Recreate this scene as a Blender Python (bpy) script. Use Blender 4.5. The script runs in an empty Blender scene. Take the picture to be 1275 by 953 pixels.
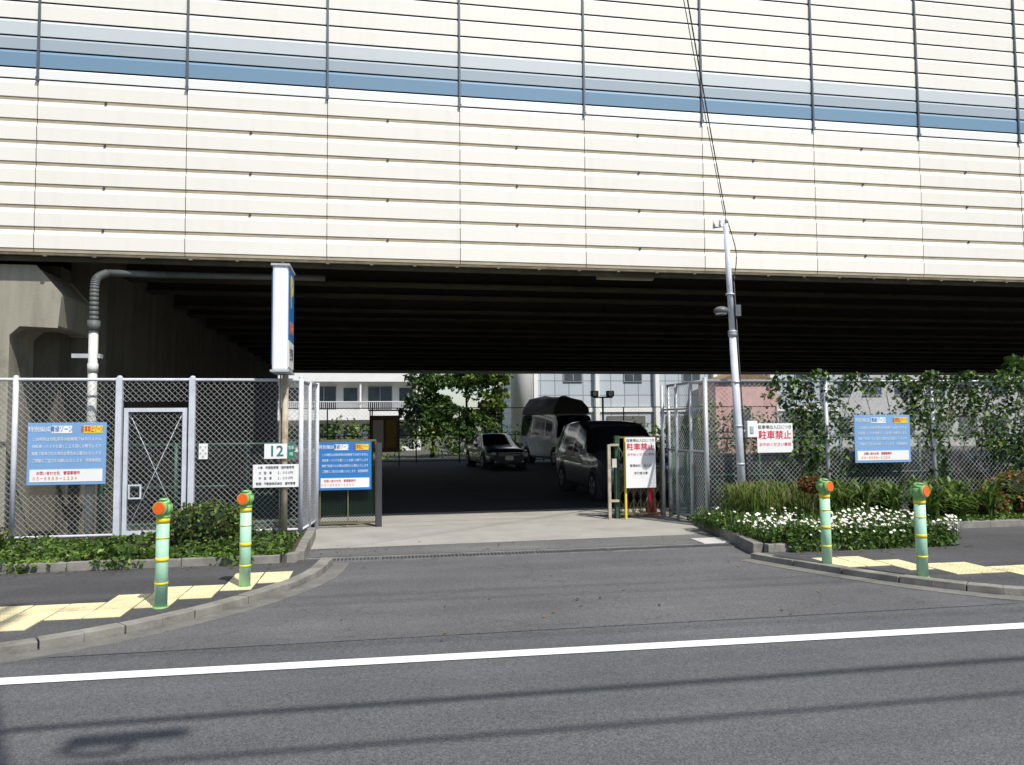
import bpy, math, random
from mathutils import Vector, Matrix, Euler
random.seed(7)
R=random.random
def U(a,b): return a+(b-a)*random.random()
scene=bpy.context.scene
scene.view_settings.view_transform='Standard'
scene.view_settings.look='None'
scene.view_settings.exposure=0

# ------------------------------------------------------------ materials
def nodes_of(m):
    m.use_nodes=True
    nt=m.node_tree
    return nt,nt.nodes,nt.links,nt.nodes['Principled BSDF']
def mat(name,col,rough=.65,metal=0,var=.15,scale=3.0,bump=0,bscale=60,streak=0,spec=.4,dirt=None,dirtamt=0,dscale=1.2,coat=0):
    m=bpy.data.materials.new(name); nt,N,L,P=nodes_of(m)
    tc=N.new('ShaderNodeTexCoord')
    no=N.new('ShaderNodeTexNoise'); no.inputs['Scale'].default_value=scale; no.inputs['Detail'].default_value=7
    no.inputs['Roughness'].default_value=.65
    src=tc.outputs['Object']
    if streak:
        mp=N.new('ShaderNodeMapping'); mp.inputs['Scale'].default_value=(streak,streak,.35)
        L.new(src,mp.inputs['Vector']); L.new(mp.outputs[0],no.inputs['Vector'])
    else: L.new(src,no.inputs['Vector'])
    mr=N.new('ShaderNodeMapRange'); mr.inputs[1].default_value=.3; mr.inputs[2].default_value=.7
    L.new(no.outputs[0],mr.inputs[0])
    mx=N.new('ShaderNodeMix'); mx.data_type='RGBA'
    c=Vector(col)
    mx.inputs[6].default_value=(*[max(0,x*(1-var)) for x in c],1)
    mx.inputs[7].default_value=(*[min(1,x*(1+var)) for x in c],1)
    L.new(mr.outputs[0],mx.inputs[0])
    out=mx.outputs[2]
    if dirt:
        n2=N.new('ShaderNodeTexNoise'); n2.inputs['Scale'].default_value=dscale; n2.inputs['Detail'].default_value=9; n2.inputs['Roughness'].default_value=.7
        L.new(src,n2.inputs['Vector'])
        r2=N.new('ShaderNodeMapRange'); r2.inputs[1].default_value=.5; r2.inputs[2].default_value=.75; r2.inputs[4].default_value=dirtamt
        L.new(n2.outputs[0],r2.inputs[0])
        m2=N.new('ShaderNodeMix'); m2.data_type='RGBA'; m2.inputs[7].default_value=(*dirt,1)
        L.new(out,m2.inputs[6]); L.new(r2.outputs[0],m2.inputs[0]); out=m2.outputs[2]
    L.new(out,P.inputs['Base Color'])
    P.inputs['Roughness'].default_value=rough; P.inputs['Metallic'].default_value=metal
    P.inputs['Specular IOR Level'].default_value=spec
    P.inputs['Coat Weight'].default_value=coat
    if bump:
        nb=N.new('ShaderNodeTexNoise'); nb.inputs['Scale'].default_value=bscale; nb.inputs['Detail'].default_value=4
        L.new(src,nb.inputs['Vector'])
        b=N.new('ShaderNodeBump'); b.inputs['Strength'].default_value=bump; b.inputs['Distance'].default_value=.01
        L.new(nb.outputs[0],b.inputs['Height']); L.new(b.outputs[0],P.inputs['Normal'])
    return m
def asphalt(name,base,speck=.5,patch=.25,crack=.5,tint=(1,1,1.02)):
    m=bpy.data.materials.new(name); nt,N,L,P=nodes_of(m)
    tc=N.new('ShaderNodeTexCoord'); src=tc.outputs['Object']
    def noise(s,d=4,r=.6):
        n=N.new('ShaderNodeTexNoise'); n.inputs['Scale'].default_value=s; n.inputs['Detail'].default_value=d; n.inputs['Roughness'].default_value=r
        L.new(src,n.inputs['Vector']); return n
    def mr(o,a,b,c,d):
        x=N.new('ShaderNodeMapRange'); x.inputs[1].default_value=a;x.inputs[2].default_value=b;x.inputs[3].default_value=c;x.inputs[4].default_value=d
        L.new(o,x.inputs[0]); return x.outputs[0]
    def mul(a,b):
        x=N.new('ShaderNodeMath'); x.operation='MULTIPLY'; L.new(a,x.inputs[0]); L.new(b,x.inputs[1]); return x.outputs[0]
    s1=mr(noise(95,3,.85).outputs[0],.36,.66,1-speck,1+speck*1.5)
    s1b=mr(noise(30,3,.7).outputs[0],.3,.7,.84,1.16)
    s2=mr(noise(.55,6,.65).outputs[0],.3,.7,1-patch,1+patch)
    mp=N.new('ShaderNodeMapping'); mp.inputs['Scale'].default_value=(.12,1.6,1); L.new(src,mp.inputs[0])
    n3=N.new('ShaderNodeTexNoise'); n3.inputs['Scale'].default_value=1.5; n3.inputs['Detail'].default_value=5; L.new(mp.outputs[0],n3.inputs['Vector'])
    s3=mr(n3.outputs[0],.3,.7,.88,1.12)
    v=mul(mul(mul(s1,s1b),s2),s3)
    nd=noise(2.2,5,.6)
    add=N.new('ShaderNodeVectorMath'); add.operation='MULTIPLY_ADD'; add.inputs[1].default_value=(.7,.7,.7)
    L.new(nd.outputs['Color'],add.inputs[0]); L.new(src,add.inputs[2])
    vo=N.new('ShaderNodeTexVoronoi'); vo.feature='DISTANCE_TO_EDGE'; vo.inputs['Scale'].default_value=.42; L.new(add.outputs[0],vo.inputs['Vector'])
    ck=mr(vo.outputs['Distance'],.0,.006,1-crack,1)
    v=mul(v,ck)
    mx=N.new('ShaderNodeMix'); mx.data_type='RGBA'; mx.blend_type='MULTIPLY'; mx.inputs[0].default_value=1
    mx.inputs[6].default_value=(base*tint[0],base*tint[1],base*tint[2],1)
    L.new(v,mx.inputs[7]); L.new(mx.outputs[2],P.inputs['Base Color'])
    P.inputs['Roughness'].default_value=.75; P.inputs['Specular IOR Level'].default_value=.4
    b=N.new('ShaderNodeBump'); b.inputs['Strength'].default_value=.6; b.inputs['Distance'].default_value=.004
    nb=noise(95,3,.85); L.new(nb.outputs[0],b.inputs['Height']); L.new(b.outputs[0],P.inputs['Normal'])
    return m
def leafmat(name,rough=.45):
    m=bpy.data.materials.new(name); nt,N,L,P=nodes_of(m)
    a=N.new('ShaderNodeAttribute'); a.attribute_name='Col'
    L.new(a.outputs['Color'],P.inputs['Base Color']); P.inputs['Roughness'].default_value=rough; P.inputs['Specular IOR Level'].default_value=.4
    tr=N.new('ShaderNodeBsdfTranslucent'); L.new(a.outputs['Color'],tr.inputs[0])
    ms=N.new('ShaderNodeMixShader'); ms.inputs[0].default_value=.3
    L.new(P.outputs[0],ms.inputs[1]); L.new(tr.outputs[0],ms.inputs[2]); L.new(ms.outputs[0],N['Material Output'].inputs[0])
    return m
PW=2.05
def panelmat(name,col,width=PW,off=1.28,jit=.05,stain=(.50,.44,.33),samt=.14):
    m=bpy.data.materials.new(name); nt,N,L,P=nodes_of(m)
    tc=N.new('ShaderNodeTexCoord'); src=tc.outputs['Object']
    sp=N.new('ShaderNodeSeparateXYZ'); L.new(src,sp.inputs[0])
    def ma(op,a,b):
        x=N.new('ShaderNodeMath'); x.operation=op
        for i,v in enumerate((a,b)):
            if v is None: continue
            if isinstance(v,(int,float)): x.inputs[i].default_value=v
            else: L.new(v,x.inputs[i])
        return x.outputs[0]
    fx=ma('FLOOR',ma('DIVIDE',ma('SUBTRACT',sp.outputs[0],off),width),None)
    wn=N.new('ShaderNodeTexWhiteNoise'); wn.noise_dimensions='1D'; L.new(fx,wn.inputs['W'])
    k=ma('ADD',ma('MULTIPLY',wn.outputs[0],jit),1-jit*.7)
    mp=N.new('ShaderNodeMapping'); mp.inputs['Scale'].default_value=(5,5,.4); L.new(src,mp.inputs[0])
    no=N.new('ShaderNodeTexNoise'); no.inputs['Scale'].default_value=1.2; no.inputs['Detail'].default_value=7; L.new(mp.outputs[0],no.inputs['Vector'])
    mr=N.new('ShaderNodeMapRange'); mr.inputs[1].default_value=.5; mr.inputs[2].default_value=.85; mr.inputs[4].default_value=samt; L.new(no.outputs[0],mr.inputs[0])
    mx=N.new('ShaderNodeMix'); mx.data_type='RGBA'; mx.inputs[6].default_value=(*col,1); mx.inputs[7].default_value=(*stain,1); L.new(mr.outputs[0],mx.inputs[0])
    m2=N.new('ShaderNodeMix'); m2.data_type='RGBA'; m2.blend_type='MULTIPLY'; m2.inputs[0].default_value=1
    L.new(mx.outputs[2],m2.inputs[6]); L.new(k,m2.inputs[7]); L.new(m2.outputs[2],P.inputs['Base Color'])
    P.inputs['Roughness'].default_value=.45; P.inputs['Specular IOR Level'].default_value=.35
    return m

# ------------------------------------------------------------ mesh builder
class M:
    def __init__(s): s.v=[];s.f=[];s.m=[];s.sm=[];s.c=[]
    def face(s,pts,m=0,smooth=False,col=None):
        b=len(s.v); s.v+= [tuple(p) for p in pts]; s.f.append(tuple(range(b,b+len(pts)))); s.m.append(m); s.sm.append(smooth); s.c.append(col)
    def box(s,x0,x1,y0,y1,z0,z1,m=0,T=None):
        P=[(x,y,z) for z in (z0,z1) for y in (y0,y1) for x in (x0,x1)]
        if T: P=[tuple(T@Vector(p)) for p in P]
        b=len(s.v); s.v+=P
        for q in ((0,2,3,1),(4,5,7,6),(0,1,5,4),(2,6,7,3),(0,4,6,2),(1,3,7,5)):
            s.f.append(tuple(b+i for i in q)); s.m.append(m); s.sm.append(False); s.c.append(None)
    def cyl(s,p0,p1,r0,r1=None,n=12,m=0,caps=True,smooth=True):
        if r1 is None:r1=r0
        p0=Vector(p0);p1=Vector(p1); d=(p1-p0).normalized()
        a=d.orthogonal().normalized(); bb=d.cross(a)
        b=len(s.v)
        for p,r in ((p0,r0),(p1,r1)):
            for i in range(n):
                t=2*math.pi*i/n; s.v.append(tuple(p+a*math.cos(t)*r+bb*math.sin(t)*r))
        for i in range(n):
            j=(i+1)%n; s.f.append((b+i,b+j,b+n+j,b+n+i)); s.m.append(m); s.sm.append(smooth); s.c.append(None)
        if caps:
            s.f.append(tuple(b+i for i in range(n))[::-1]); s.f.append(tuple(b+n+i for i in range(n)))
            s.m+=[m,m]; s.sm+=[False,False]; s.c+=[None,None]
    def tube(s,pts,r,n=8,m=0):
        for a,b in zip(pts[:-1],pts[1:]): s.cyl(a,b,r,r,n,m,caps=True)
    def prism(s,poly,z0,z1,m=0,mt=None):
        n=len(poly); b=len(s.v)
        s.v+=[(x,y,z0) for x,y in poly]+[(x,y,z1) for x,y in poly]
        for i in range(n):
            j=(i+1)%n; s.f.append((b+i,b+j,b+n+j,b+n+i)); s.m.append(m); s.sm.append(False); s.c.append(None)
        s.f.append(tuple(b+n+i for i in range(n))); s.m.append(m if mt is None else mt); s.sm.append(False); s.c.append(None)
    def prismY(s,poly,y0,y1,m=0):
        n=len(poly); b=len(s.v)
        s.v+=[(x,y0,z) for x,z in poly]+[(x,y1,z) for x,z in poly]
        for i in range(n):
            j=(i+1)%n; s.f.append((b+i,b+j,b+n+j,b+n+i)); s.m.append(m); s.sm.append(False); s.c.append(None)
        s.f.append(tuple(b+i for i in range(n))); s.f.append(tuple(b+n+i for i in range(n))[::-1]); s.m+=[m,m]; s.sm+=[False]*2; s.c+=[None]*2
    def sphere(s,c,rx,ry=None,rz=None,m=0,nu=12,nv=8,jit=0):
        ry=ry or rx; rz=rz or rx; b=len(s.v)
        for j in range(nv+1):
            ph=math.pi*j/nv
            for i in range(nu):
                t=2*math.pi*i/nu; k=1+U(-jit,jit)
                s.v.append((c[0]+rx*k*math.sin(ph)*math.cos(t),c[1]+ry*k*math.sin(ph)*math.sin(t),c[2]+rz*k*math.cos(ph)))
        for j in range(nv):
            for i in range(nu):
                k=(i+1)%nu
                s.f.append((b+j*nu+i,b+(j+1)*nu+i,b+(j+1)*nu+k,b+j*nu+k)); s.m.append(m); s.sm.append(True); s.c.append(None)
    def build(s,name,mats,parent=None,bevel=0,esplit=False,col=False):
        me=bpy.data.meshes.new(name); me.from_pydata(s.v,[],s.f)
        for mm in mats: me.materials.append(mm)
        me.polygons.foreach_set('material_index',s.m); me.polygons.foreach_set('use_smooth',s.sm)
        if col:
            ca=me.color_attributes.new('Col','FLOAT_COLOR','CORNER'); d=[]
            for f,c in zip(s.f,s.c):
                c=c or (.05,.08,.03); d+= [c[0],c[1],c[2],1.0]*len(f)
            ca.data.foreach_set('color',d)
        me.update()
        o=bpy.data.objects.new(name,me); scene.collection.objects.link(o)
        if parent is not None: par(o,parent)
        if bevel:
            bm=o.modifiers.new('bevel','BEVEL'); bm.width=bevel; bm.segments=2; bm.limit_method='ANGLE'; bm.angle_limit=math.radians(40)
        if esplit:
            e=o.modifiers.new('es','EDGE_SPLIT'); e.split_angle=math.radians(35)
        return o
def par(o,p):
    o.parent=p; o.matrix_parent_inverse=Matrix.LocRotScale(p.location,p.rotation_euler,None).inverted()
def empty(name,loc):
    e=bpy.data.objects.new(name,None); e.location=loc; e.empty_display_size=.2; scene.collection.objects.link(e); return e
def text(parent,name,s,size,loc,m,face='-y',align='CENTER',sx=1.0,bold=0):
    cu=bpy.data.curves.new(name,'FONT'); cu.body=s; cu.size=size; cu.align_x=align; cu.align_y='CENTER'; cu.extrude=.001; cu.offset=bold
    ob=bpy.data.objects.new(name+'_tmp',cu); scene.collection.objects.link(ob)
    bpy.context.view_layer.update()
    dg=bpy.context.evaluated_depsgraph_get()
    me=bpy.data.meshes.new_from_object(ob.evaluated_get(dg))
    bpy.data.objects.remove(ob)
    rz=0 if face=='-y' else math.pi/2
    T=Matrix.Translation(loc)@Euler((math.pi/2,0,rz)).to_matrix().to_4x4()@Matrix.Diagonal((sx,1,1,1))
    me.transform(T); me.materials.clear(); me.materials.append(m)
    o=bpy.data.objects.new(name,me); scene.collection.objects.link(o); par(o,parent); return o
def cat(pts,n=8):
    out=[]; P=[Vector(p) for p in pts]; P=[P[0]*2-P[1]]+P+[P[-1]*2-P[-2]]
    for i in range(1,len(P)-2):
        for k in range(n):
            t=k/n; a,b,c,d=P[i-1:i+3]
            out.append(.5*((2*b)+(c-a)*t+(2*a-5*b+4*c-d)*t*t+(3*b-a-3*c+d)*t**3))
    out.append(P[-2]); return out

# ------------------------------------------------------------ materials list
m_road=asphalt('road_asphalt',.092,.55,.14,.12,(.98,1,1.04))
m_apron=asphalt('apron_asphalt',.125,.5,.2,.3,(1,1,.98))
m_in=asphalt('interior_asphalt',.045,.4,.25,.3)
m_walk=asphalt('sidewalk_asphalt',.066,.5,.22,.3,(1,.99,1.02))
m_conc=mat('concrete_old',(.30,.285,.25),.85,var=.22,scale=2.5,bump=.5,bscale=70,dirt=(.08,.075,.065),dirtamt=.7,dscale=1.1)
m_apc=mat('apron_concrete',(.36,.345,.31),.85,var=.12,scale=1.4,bump=.5,bscale=110,dirt=(.22,.21,.185),dirtamt=.6,dscale=.8)
m_kerb=mat('kerb_concrete',(.24,.23,.20),.85,var=.25,scale=5,bump=.5,bscale=80,dirt=(.07,.07,.06),dirtamt=.7,dscale=3)
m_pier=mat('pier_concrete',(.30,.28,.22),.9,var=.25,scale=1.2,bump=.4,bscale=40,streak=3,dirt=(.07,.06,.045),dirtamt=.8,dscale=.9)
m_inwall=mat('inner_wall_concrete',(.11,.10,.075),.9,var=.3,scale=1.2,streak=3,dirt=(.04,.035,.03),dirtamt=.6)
m_soil=mat('soil',(.07,.055,.035),.95,var=.4,scale=12,bump=.8,bscale=40)
m_ground=mat('ground_soil',(.09,.09,.07),.95,var=.3,scale=.6)
m_white=mat('line_paint',(.84,.84,.82),.6,var=.05,scale=3,dirt=(.4,.4,.39),dirtamt=.55,dscale=11)
m_cream=panelmat('cream_panel',(.88,.855,.77))
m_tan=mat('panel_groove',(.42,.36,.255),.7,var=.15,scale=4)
m_whitep=panelmat('white_panel',(.90,.90,.87),samt=.06)
m_blue=panelmat('blue_panel',(.19,.31,.43),samt=.1,stain=(.3,.35,.38))
m_gblue=panelmat('grey_blue_panel',(.39,.46,.51),samt=.1,stain=(.3,.35,.38))
m_pblue=panelmat('pale_blue_panel',(.60,.65,.66),samt=.1,stain=(.4,.42,.42))
m_dk=mat('dark_joint',(.05,.05,.055),.6)
m_post=mat('barrier_post_steel',(.12,.14,.16),.5,.3)
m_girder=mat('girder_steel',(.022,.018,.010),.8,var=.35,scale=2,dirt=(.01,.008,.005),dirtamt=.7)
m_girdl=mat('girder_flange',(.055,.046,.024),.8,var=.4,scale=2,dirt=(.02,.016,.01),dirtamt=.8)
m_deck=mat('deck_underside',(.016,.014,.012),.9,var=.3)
m_galv=mat('galvanised_steel',(.50,.52,.54),.5,.35,var=.15,scale=8)
m_wire=mat('fence_wire',(.50,.52,.53),.5,.2,var=.1,scale=10)
m_fwhite=mat('fence_frame_paint',(.58,.61,.67),.5,var=.1,scale=6,dirt=(.36,.36,.36),dirtamt=.5,dscale=5)
m_gren=mat('green_fence_paint',(.03,.085,.055),.5,var=.3,scale=6)
m_gwire=mat('green_wire',(.035,.08,.055),.5)
m_pvc=mat('pvc_pipe',(.60,.60,.56),.4,var=.1,scale=4,dirt=(.3,.28,.2),dirtamt=.4)
m_pvcd=mat('grey_pipe',(.10,.11,.105),.55,var=.2,scale=4)
m_rust=mat('rusty_post',(.44,.39,.29),.7,var=.2,scale=9,dirt=(.18,.07,.025),dirtamt=.9,dscale=7)
m_signw=mat('sign_white',(.82,.82,.81),.4,var=.03)
m_signb=mat('sign_blue',(.03,.19,.50),.35,var=.06,scale=2)
m_lb=mat('sign_light_blue',(.20,.37,.63),.4,var=.05,scale=2)
m_red=mat('sign_red',(.62,.03,.07),.45,var=.05)
m_org=mat('sign_orange',(.80,.20,.03),.45,var=.05)
m_yel=mat('sign_yellow',(.82,.62,.05),.45,var=.05)
m_blk=mat('sign_black',(.02,.02,.025),.5)
m_grs=mat('sign_green',(.02,.20,.13),.45,var=.05)
m_boll=mat('bollard_green',(.42,.72,.50),.45,var=.08,scale=8,dirt=(.25,.36,.27),dirtamt=.5,dscale=9)
m_bollc=mat('bollard_cap_green',(.22,.46,.15),.5,var=.2,scale=20)
m_bely=mat('bollard_yellow',(.80,.62,.03),.4,var=.1,scale=10)
m_refl=mat('reflector_orange',(.80,.13,.012),.3,var=.15,scale=60)
m_tact=mat('tactile_yellow',(.78,.68,.40),.8,var=.10,scale=6,bump=.4,bscale=60,dirt=(.42,.37,.25),dirtamt=.7,dscale=4)
m_leaf=leafmat('leaf')
m_shadecore=mat('foliage_shade_core',(.012,.022,.008),.9,var=.3)  # near-black colour stands in for the shade inside bushes
m_bark=mat('bark',(.10,.075,.05),.9,var=.3,scale=8,bump=.5,bscale=20)
m_glass=mat('car_glass',(.012,.014,.016),.06,var=.05,spec=.8)
m_tyre=mat('tyre',(.02,.02,.02),.85)
m_rim=mat('wheel_rim',(.45,.46,.47),.3,.8)
m_carslv=mat('car_paint_grey',(.075,.078,.085),.25,.3,var=.05,coat=1,spec=.6)
m_cardk=mat('car_paint_navy',(.03,.032,.04),.2,.2,var=.05,coat=1)
m_carw=mat('car_paint_white',(.72,.73,.73),.25,var=.04,coat=.6)
m_lamp=mat('headlight_lens',(.7,.72,.74),.1,var=.05,spec=.8)
m_chr=mat('chrome',(.6,.6,.6),.15,.9,var=.03)
m_tarp=mat('tarpaulin',(.02,.022,.022),.6,var=.4,scale=3,bump=.5,bscale=8)
m_win=mat('window_glass',(.06,.08,.10),.12,var=.3,scale=1,spec=.8)
m_apt=mat('apartment_render',(.82,.82,.79),.8,var=.05,scale=1,dirt=(.6,.58,.52),dirtamt=.3)
m_alu=mat('aluminium',(.5,.52,.54),.4,.5)
m_tar=mat('brownish',(.22,.15,.08),.7,var=.2)

# ------------------------------------------------------------ ground
g=M(); g.face([(-300,-300,0),(300,-300,0),(300,300,0),(-300,300,0)]); g.build('ground',[m_ground])
g=M(); g.face([(-80,-8,.004),(80,-8,.004),(80,9.62,.004),(-80,9.62,.004)]); g.build('road',[m_road])
g=M(); ap=[(-2.3,6.0),(5.6,6.0),(4.9,7.4),(4.5,8.4),(4.7,9.6),(-.55,9.6),(-.8,8.4),(-1.3,7.2)]
g.face([(x,y,.008) for x,y in ap]); g.build('driveway_apron',[asphalt('driveway_asphalt',.102,.5,.18,.3)])
def ly(x): return 5.44-.0216*x
g=M(); g.face([(-60,ly(-60)-.075,.010),(60,ly(60)-.075,.010),(60,ly(60)+.075,.010),(-60,ly(-60)+.075,.010)]); g.build('road_edge_line',[m_white])
g=M(); g.face([(-1.0,9.62,.006),(5.35,9.62,.006),(5.35,13.1,.006),(-1.0,13.1,.006)]); g.face([(-1.0,13.1,.006),(5.35,13.1,.006),(5.35,14.75,.006),(-1.0,14.75,.006)])
g.build('entrance_slab',[m_apc])
g=M(); g.face([(-1,9.9,.012),(5.2,9.9,.012),(5.0,10.75,.012),(-1,10.6,.012)]); g.build('pavement_patch',[m_apron])
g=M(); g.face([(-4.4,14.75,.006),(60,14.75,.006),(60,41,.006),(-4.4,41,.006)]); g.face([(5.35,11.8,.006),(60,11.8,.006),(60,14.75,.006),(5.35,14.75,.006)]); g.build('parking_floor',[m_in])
g=M()
for yy in (12.75,13.3): g.box(-1,5.3,yy,yy+.018,.004,.010)
g.build('slab_joints',[m_conc])
g=M(); g.box(-.95,4.85,9.5,9.53,.0,.022,0); g.box(-.95,4.85,9.75,9.78,0,.022,0)
g.box(-.95,4.85,9.53,9.75,.0,.010,1)
x=-.95
while x<4.85: g.box(x,x+.014,9.53,9.75,.010,.020,0); x+=.045
for k in range(6): g.box(-.95+k*.97,-.93+k*.97,9.531,9.749,.01,.0225,0)
g.build('drain_grate',[mat('grate_steel',(.26,.26,.26),.5,.5,var=.3,scale=6,dirt=(.1,.06,.03),dirtamt=.5),m_dk])
g=M(); g.box(4.35,4.85,9.83,10.3,0,.024,0); g.build('manhole_cover',[mat('cover_concrete',(.5,.49,.46),.8,var=.1)],bevel=.006)

# kerbs + sidewalks
Lc=[tuple(p) for p in cat([(-3.4,5.95),(-2.6,6.12),(-1.8,6.68),(-1.1,7.55),(-.66,8.5),(-.52,9.45)],6)]
Lk=[(-60,5.93),(-20,5.93),(-4.2,5.93)]+Lc
Rc=[tuple(p) for p in cat([(4.40,8.62),(4.62,8.1),(4.93,7.42),(5.35,6.72),(5.95,6.15),(6.9,5.95)],6)]
Rk=Rc+[(8,5.93),(20,5.93),(60,5.93)]
def offset(poly,d):
    out=[]
    for i,p in enumerate(poly):
        a=Vector(poly[max(0,i-1)]); b=Vector(poly[min(len(poly)-1,i+1)]); t=(b-a).normalized(); n=Vector((-t.y,t.x)); out.append(tuple(Vector(p)+n*d))
    return out
def strip_along(name,line,w,h,m,z0=0):
    o=offset(line,w); g=M()
    for i in range(len(line)-1):
        g.prism([line[i],line[i+1],o[i+1],o[i]],z0,h,0)
    return g.build(name,[m])
def resample(line,step):
    out=[Vector(line[0])]; acc=0
    for a,b in zip(line[:-1],line[1:]):
        a=Vector(a);b=Vector(b); L=(b-a).length; s=step-acc
        while s<=L: out.append(a.lerp(b,s/L)); s+=step
        acc=(acc+L)%step
    out.append(Vector(line[-1])); return out
def kerbstones(line,w,h):
    q=resample(line,.30); o=[Vector(p) for p in offset([tuple(p) for p in q],w)]; g=M()
    for i in range(len(q)-1):
        a,b,c,d=q[i],q[i+1],o[i+1],o[i]; e=.02 if i%2==0 else 0; f=0 if i%2==0 else .02
        g.prism([tuple(a.lerp(b,e)),tuple(b.lerp(a,f)),tuple(c.lerp(d,f)),tuple(d.lerp(c,e))],0,h+.003*math.sin((i//2)*2.3),0)
    g.build('kerb',[m_kerb],bevel=.006)
kerbstones(Lk,.14,.078); kerbstones(Rk,.14,.078)
Lo=offset(Lk,.125); Ro=offset(Rk,.125)
g=M(); g.prism(Lo+[(-.68,9.46),(-.93,9.46),(-.93,9.3),(-60,9.3)],0,.060); g.build('sidewalk',[m_walk])
g=M(); g.prism(Ro+[(60,10.05),(7.35,10.05),(7.35,8.72),(4.57,8.72)],0,.060); g.build('sidewalk',[m_walk])
m_gut=mat('gutter_concrete',(.17,.165,.15),.85,var=.25,scale=5,bump=.5,bscale=80,dirt=(.08,.08,.07),dirtamt=.8,dscale=2)
strip_along('gutter',offset(Lk,-.20),.19,.013,m_gut,.0); strip_along('gutter',offset(Rk,-.20),.19,.013,m_gut,.0)
def planter(poly,k):
    g=M(); g.prism(poly,.0,.11,0); g.build('planter_soil',[m_soil])
    g=M(); n=len(poly)
    for i in k:
        a=Vector(poly[i]);b=Vector(poly[(i+1)%n]); t=(b-a).normalized(); nn=Vector((t.y,-t.x)); L=(b-a).length; s=0
        while s<L-.01:
            e=min(L,s+.6); p=a+t*(s+.003); q=a+t*(e-.003); j=U(-.006,.006); hz=.155+U(-.006,.006)
            g.prism([tuple(p+nn*(.12+j)),tuple(q+nn*(.12+j)),tuple(q),tuple(p)],0,hz,0); s=e
    g.build('planter_kerb',[m_kerb],bevel=.008)
planter([(-40,9.42),(-1.12,9.42),(-.98,9.55),(-1.02,11.8),(-40,11.8)],[0,1,2])
planter([(4.70,8.86),(7.2,8.86),(7.2,10.2),(40,10.2),(40,11.8),(5.2,11.8)],[0,1,2,5])
tac=M()
rows=[(6.62,-4.5,-2.9),(6.92,-4.5,-2.3),(7.22,-3.3,-1.8),(7.52,-2.4,-1.5),(7.82,-2.1,-1.2),(8.12,-1.5,-.9),(8.42,-1.5,-.9),
      (7.92,4.95,5.55),(7.62,4.95,5.85),(7.32,5.55,6.45),(7.02,5.85,7.05),(6.72,6.45,14),(6.42,6.75,14)]
for y,a,b in rows:
    x=a
    while x<b-.05:
        dz=U(-.002,.001); dx=U(-.003,.003)
        tac.box(x+.007+dx,x+.293+dx,y+.007,y+.293,.055,.0675+dz,0)
        for i in range(5):
            for j in range(5): tac.cyl((x+.04+i*.055,y+.04+j*.055,.0675+dz),(x+.04+i*.055,y+.04+j*.055,.0715+dz),.014,.010,6,0)
        x+=.3
tac.build('tactile_paving',[m_tact])

# ------------------------------------------------------------ viaduct
vi=empty('railway_viaduct',(0,12,4))
WY=11.85; npan=50; X0=1.28-PW*20; X1=X0+PW*npan
g=M()
nr=8; z0=4.19; pz=.3165
for k in range(npan):
    a=X0+PW*k+.005; b=X0+PW*(k+1)-.005; dy=U(-.003,.003)
    for i in range(nr):
        z=z0+i*pz
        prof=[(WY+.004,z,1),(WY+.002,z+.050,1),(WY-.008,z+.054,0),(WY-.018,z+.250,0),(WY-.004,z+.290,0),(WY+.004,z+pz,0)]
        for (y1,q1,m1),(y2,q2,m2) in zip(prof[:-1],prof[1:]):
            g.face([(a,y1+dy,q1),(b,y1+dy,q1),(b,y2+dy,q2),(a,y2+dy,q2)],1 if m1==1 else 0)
    for i in range(1,nr):
        if (i+k)%2==0: g.box(a+.9,a+.93,WY-.022,WY-.004,z0+i*pz+.008,z0+i*pz+.038,2)
g.box(X0,X1,WY+.03,WY+.12,z0-.01,z0+nr*pz+4.2,2)
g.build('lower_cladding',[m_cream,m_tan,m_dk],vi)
g=M(); zt=z0+nr*pz
bands=[(.17,1),(.26,2),(.21,3),(.25,4)]+[(.27,0)]*9
z=zt
for h,mi in bands:
    for k in range(npan):
        a=X0+PW*k+.008; b=X0+PW*(k+1)-.008
        g.face([(a,WY-.010,z+.014),(b,WY-.010,z+.014),(b,WY-.018,z+h*.82),(a,WY-.018,z+h*.82)],mi)
        g.face([(a,WY-.018,z+h*.82),(b,WY-.018,z+h*.82),(b,WY+.005,z+h-.004),(a,WY+.005,z+h-.004)],mi)
    z+=h
ztop=z
g.build('noise_barrier_panels',[m_cream,m_whitep,m_blue,m_gblue,m_pblue],vi)
g=M()
for k in range(npan+1):
    x=X0+PW*k
    g.box(x-.014,x+.014,WY-.045,WY+.03,zt-.02,ztop+.05,0); g.box(x-.024,x+.024,WY-.055,WY-.04,zt-.03,zt+.03,0)
g.box(X0,X1,WY-.04,WY+.3,ztop,ztop+.06,0)
g.build('barrier_posts',[m_post],vi)
g=M(); g.box(X0,X1,WY-.012,WY+.05,z0-.045,z0-.012,0)
g.box(X0,X1,WY+.05,WY+.10,z0-.12,z0-.052,1)
k=X0
while k<X1: g.box(k,k+.05,WY-.025,WY+.0,z0-.065,z0-.03,0); k+=.66
g.build('cladding_bottom_trim',[mat('trim_dark',(.14,.12,.08),.7,var=.4,scale=5),m_girdl],vi)
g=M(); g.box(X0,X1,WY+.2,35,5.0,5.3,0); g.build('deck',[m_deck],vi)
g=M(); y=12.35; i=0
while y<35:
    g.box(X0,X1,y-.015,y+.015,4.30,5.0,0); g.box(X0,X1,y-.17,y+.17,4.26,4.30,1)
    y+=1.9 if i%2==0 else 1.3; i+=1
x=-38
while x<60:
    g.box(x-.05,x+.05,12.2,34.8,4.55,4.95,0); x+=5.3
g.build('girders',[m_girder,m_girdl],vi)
g=M(); g.box(X0,X1,35,35.25,4.15,9.3,0); g.build('rear_barrier',[m_cream],vi)
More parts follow.
